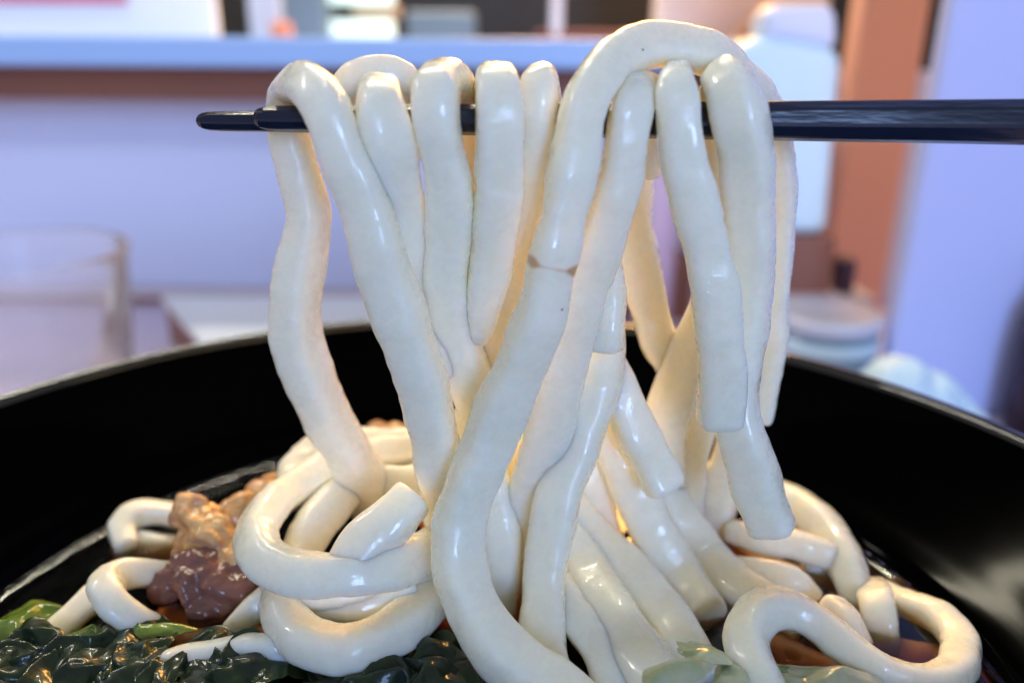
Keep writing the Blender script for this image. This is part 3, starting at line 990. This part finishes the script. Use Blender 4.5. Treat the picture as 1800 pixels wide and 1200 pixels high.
table = box('table', -90, 90, -40, 48.1, -4, 0, M_table, bev=0)
tag(table, 'pinkish grey table top under the bowl', kind='structure')
WY = 48.2
zs = at(900, 122, 41).z
wall = box('wall', -100, 60, WY, WY + 3, -4, zs, M_wall, bev=0)
tag(wall, 'plain lilac wall below the serving shelf', kind='structure')
post = box('wooden_post', at(1478, 300, 46).x, at(1590, 300, 46).x, 46, WY - .1, 0.02, 60, M_orangewood, bev=.3)
tag(post, 'orange-brown upright wooden post right of the white bottle', 'post')
pr_ = box('wall_panel', at(1600, 300, 32).x, 60, 31, 32.0, 0.0, 60, M_panel, bev=.3)
tag(pr_, 'lilac partition panel filling the right edge behind the chopsticks', 'partition')
sh = empty('serving_shelf', (0, 41, zs))
tag(sh, 'light blue edged serving shelf running across behind the noodles', 'shelf')
zt = at(900, 68, 41).z
box('shelf_board', -100, at(1345, 90, 41).x, 41.0, 70, zs, zt, M_shelf, sh, bev=.25)
box('underside_shade', -100, at(1345, 90, 41).x - .2, 44.0, WY - .05, zs - 1.7, zs - .02, M_brown, sh, bev=.1)  # brown strip added in place of the shadow and warm bounce below the shelf

# things behind the shelf
def bg(name, label, cat, px0, py0, px1, py1, d, depth, m, bev=.3, group=None):
    o = pbox(name, px0, py0, px1, py1, d, depth, m, bev=bev)
    return tag(o, label, cat, group)


bgp = bg('menu_board', 'cream board behind the shelf at the far left, cut by the top edge', 'board', -400, -300, 342, 78, 60, 1.0, M_cream)
o = pbox('printed_stripe', -380, -120, 205, 4, 59.85, 0.14, M_pink, bev=0)
o.parent = bgp
o.location = o.location - bgp.location
tag(box('kitchen_back', -170, 170, 92, 93, -4, 260, M_black, bev=0), 'dark kitchen background above the shelf', kind='structure')
bg('metal_pole', 'pale upright metal pole in the kitchen right of the cream board', 'pole', 440, -200, 474, 75, 66, 1.0, M_steel)
bg('steel_box', 'slate grey box in the kitchen left of the bright panels', 'box', 490, -200, 556, 75, 70, 4, M_slate)
bg('orange_cup', 'small blurred orange cup on the shelf below the grey box', 'cup', 476, 38, 506, 75, 64, 1.5, simple('orange_cup', (.7, .25, .15), .4))
def lit(name, c, s):
    m, nt, b = mat(name)
    b.inputs['Base Color'].default_value = (.8, .9, .85, 1)
    b.inputs['Emission Color'].default_value = (*c, 1)
    b.inputs['Emission Strength'].default_value = s
    return m
M_lit = lit('lit_panel', (0.80, 1.0, 0.90), 0.75)
bg('lit_sign', 'pale green lit panel in the kitchen, the upper one cut by the top edge', 'lit panel', 555, -60, 688, 6, 72, 1.5, M_lit)
bg('lit_sign', 'pale green lit panel in the kitchen just above the shelf', 'lit panel', 552, 36, 690, 75, 72, 1.5, M_lit)
bg('tan_block', 'tan block in the kitchen between the two lit panels', 'block', 620, 8, 700, 32, 73, 2, simple('tan', (.5, .36, .24), .6))
bg('steel_box', 'slate blue shape in the kitchen right of the lit panels', 'box', 715, 20, 835, 75, 74, 3, M_slate)
bg('white_bottle', 'thin white bottle on the dark kitchen background above the noodles', 'bottle', 968, -200, 995, 75, 66, 1.5, simple('white_b', (.7, .65, .72), .5))
bg('red_tray', 'dark red strip standing on the shelf behind the noodle tops', 'tray', 940, 56, 1150, 75, 66, 3, simple('dark_red', (.10, .01, .02), .5))
bg('cream_box', 'pinkish cream block behind the top of the arching noodle', 'block', 1152, -300, 1500, 120, 62, 3, simple('pink_cream', (.78, .62, .58), .6))
# brown bag, leaning
p = at(1300, 40, 58)
o = box('brown_bag', p.x - 2.2, p.x + 2.2, 58, 60, p.z - 4.2, p.z + 1.6, simple('tan_brown', (.48, .24, .14), .6, .2), bev=.5)
o.rotation_euler = (0, R(38), 0)
tag(o, 'tan brown bag leaning behind the white bottle', 'bag')

# white bottle on brown box
M_ws = M_white
bt = empty('plastic_dispenser', at(1390, 415, 37))
tag(bt, 'white plastic dispenser bottle with a sloping shoulder standing on the brown box', 'bottle')


def outline(name, pts, d, depth, material, parent):
    """thick rounded slab bottle from an outline"""
    V = [at(px, py, d) for px, py in pts]
    n = len(V)
    verts = [(v.x, d, v.z) for v in V] + [(v.x, d + depth, v.z) for v in V]
    faces = [tuple(range(n)), tuple(range(2 * n - 1, n - 1, -1))] + [(i, n + i, n + (i + 1) % n, (i + 1) % n) for i in range(n)]
    o = link(name, verts, faces, material, parent=parent, smooth=False, origin=(V[0].x, d, V[0].z))
    bv = o.modifiers.new('bevel', 'BEVEL')
    bv.width = 0.006
    bv.segments = 4
    return o


outline('body', [(1318, 414), (1288, 95), (1330, 62), (1484, 88), (1456, 414)][::-1], 37, 3, M_ws, bt)
outline('cap', [(1334, 66), (1350, 6), (1474, 6), (1478, 90)][::-1], 37.3, 2.4, simple('white_cap', (.74, .80, .95), .4, .02), bt)
bb = pbox('wooden_box', 1300, 417, 1474, 522, 36.6, 3.4, M_brown, bev=.2)
tag(bb, 'brown wooden box under the white dispenser', 'box')
o = pbox('dark_jar', 1476, 457, 1512, 522, 36.4, 1.5, simple('dark_plum', (.06, .03, .07), .4), bev=.3)
tag(o, 'small dark plum coloured jar beside the brown box', 'jar')

tr_ = pbox('tray', 1290, 522, 1542, 575, 36, 4.5, simple('pale_tray', (.66, .60, .64), .4), bev=.2, ground=True)
tag(tr_, 'pale tray carrying the brown box and the plum jar', 'tray')
# glass
M_glass, nt, b = mat('clear_glass')
for n in list(nt.nodes):
    nt.nodes.remove(n)
out = N(nt, 'ShaderNodeOutputMaterial')
tr = N(nt, 'ShaderNodeBsdfTransparent')
tr.inputs[0].default_value = (.99, .985, .995, 1)
gl = N(nt, 'ShaderNodeBsdfGlossy', Roughness=0.06)
fr = N(nt, 'ShaderNodeLayerWeight', Blend=0.11)
ms = N(nt, 'ShaderNodeMixShader')
nt.links.new(fr.outputs[0], ms.inputs[0])
nt.links.new(tr.outputs[0], ms.inputs[1])
nt.links.new(gl.outputs[0], ms.inputs[2])
df = N(nt, 'ShaderNodeBsdfDiffuse')
df.inputs[0].default_value = (.97, .93, .96, 1)
m2 = N(nt, 'ShaderNodeMixShader')
m2.inputs[0].default_value = 0.15
nt.links.new(ms.outputs[0], m2.inputs[1])
nt.links.new(df.outputs[0], m2.inputs[2])
nt.links.new(m2.outputs[0], out.inputs[0])
gp = at(5, 440, 29)
GR = (at(213, 470, 29).x - gp.x)
gprof = [(0.01, .02), (GR * .8, .02), (GR * .84, .2), (GR * .97, gp.z - .5), (GR, gp.z - .15), (GR - .06, gp.z), (GR - .2, gp.z - .05), (GR - .26, gp.z - .5), (GR * .8 - .2, .9), (0.01, .8)]
o = lathe('water_glass', gprof, gp.x, 29, M_glass, 96, origin=(gp.x, 29, 0))
tag(o, 'clear drinking glass behind the bowl, cut by the left edge', 'glass')
jp = at(1455, 540, 33)
JR = at(1546, 545, 33).x - jp.x
M_jar = simple('blue_grey_jar', (.22, .34, .44), .15, .25, 40)
jr = empty('jar', (jp.x, 33, 0))
tag(jr, 'blue-grey jar with a pale rim standing below the brown box', 'jar')
lathe('body', [(0.01, .02), (JR * .9, .02), (JR * .97, jp.z * .4), (JR * .98, jp.z - .75), (0.01, jp.z - .75)], jp.x, 33, M_jar, 64, parent=jr, origin=(jp.x, 33, 0))
lathe('lid', [(0.01, jp.z - .7), (JR * 1.0, jp.z - .7), (JR * 1.04, jp.z - .35), (JR * .97, jp.z - .1), (JR * .85, jp.z - .15), (0.01, jp.z - .3)], jp.x, 33, simple('pale_lid', (.62, .62, .70), .3, .1, 30), 64, parent=jr, origin=(jp.x, 33, jp.z - .7))
lathe('band', [(JR * .985, jp.z * .62), (JR * 1.0, jp.z * .62), (JR * 1.0, jp.z * .74), (JR * .985, jp.z * .74)], jp.x, 33, M_white, 64, parent=jr, origin=(jp.x, 33, jp.z * .6))
# towel
tp = at(1600, 700, 26)
lump('hand_towel', 'rolled white hand towel on the table behind the right rim of the bowl', 'towel',
     [((tp.x - .8, 26, 1.2), 1.2), ((tp.x - .5, 26, 3.3), 1.3), ((tp.x + .4, 26, 2.9), 1.3), ((tp.x + 1.4, 26, 2.0), 1.3), ((tp.x+.4, 26, 1.2), 1.3)], M_white, 4.0, 0.05).modifiers['remesh'].voxel_size = 0.001
mb = at(1815, 660, 36)
mb = at(1838, 660, 29.7)
o = lathe('sauce_bottle', [(0.01, .02), (1.1, .02), (1.15, 3.5), (1.0, 5.2), (.5, 6.2), (.45, 7.2), (.01, 7.3)], mb.x, 29.7, M_maroon, 48, origin=(mb.x, 29.7, 0))
tag(o, 'dark maroon bottle just entering the picture at the right edge', 'bottle')

# low things on the table behind the bowl, left
lg = empty('table_step', (at(200, 505, 46.6).x, 46.6, 0))
tag(lg, 'low step along the wall with a pale top and brown painted-in shade below', 'step')
zst = at(250, 523, 46.6).z
box('step_top', -60, at(700, 510, 46.6).x, 46.6, WY - .1, zst, zst + .35, simple('pale_top', (.72, .62, .62), .5), lg, bev=.1)
box('step_shade', -60, at(700, 510, 46.6).x, 46.9, WY - .1, 0.01, zst - .01, M_brown, lg, bev=.1)  # brown colour stands in for the shadow beneath the step top
wb = empty('low_box', at(470, 600, 40))
tag(wb, 'low box with a white top and dark brown side on the table behind the bowl', 'box')
t0, t1 = at(284, 516, 50), at(352, 600, 38)
zt_ = 2.4
a0 = Vector((0, 0, 0))


def onz(px, py, z):
    v = ray(px, py)
    t = (z - CAM_Z) / v.z
    return Vector((v.x * t, v.y * t, z))


c0, c1, c2, c3 = onz(284, 520, 2.4), onz(356, 604, 2.4), onz(760, 604, 2.4), onz(760, 520, 2.4)
verts = [c0, c1, c2, c3] + [Vector((v.x, v.y, 2.1)) for v in (c0, c1, c2, c3)]
link('lid', verts, [(0, 1, 2, 3), (7, 6, 5, 4), (0, 4, 5, 1), (1, 5, 6, 2), (2, 6, 7, 3), (3, 7, 4, 0)], M_sheet, parent=wb, smooth=False, origin=c0)
ins = [c.lerp((c0 + c2) / 2, .02) for c in (c0, c1, c2, c3)]
verts = [Vector((v.x, v.y, 2.09)) for v in ins] + [Vector((v.x, v.y, .01)) for v in ins]
link('side', verts, [(0, 1, 2, 3), (7, 6, 5, 4), (0, 4, 5, 1), (1, 5, 6, 2), (2, 6, 7, 3), (3, 7, 4, 0)], M_brown, parent=wb, smooth=False, origin=c0)
# things glimpsed between the strands
o = pbox('wooden_block', 1080, 455, 1222, 600, 44, 3, M_brown, bev=.2, ground=True)
tag(o, 'brown wooden block glimpsed between the strands under the arch', 'block')
pb = at(1160, 300, 42)
o = lathe('pink_bottle', [(0.01, .02), (1.05, .02), (1.1, 6), (.95, 10.5), (.5, 12), (.45, 13.5), (.01, 13.6)], pb.x, 42, simple('pink_plastic', (.72, .50, .62), .4), 48, origin=(pb.x, 42, 0))
tag(o, 'pale pink bottle glimpsed between the strands under the arch', 'bottle')
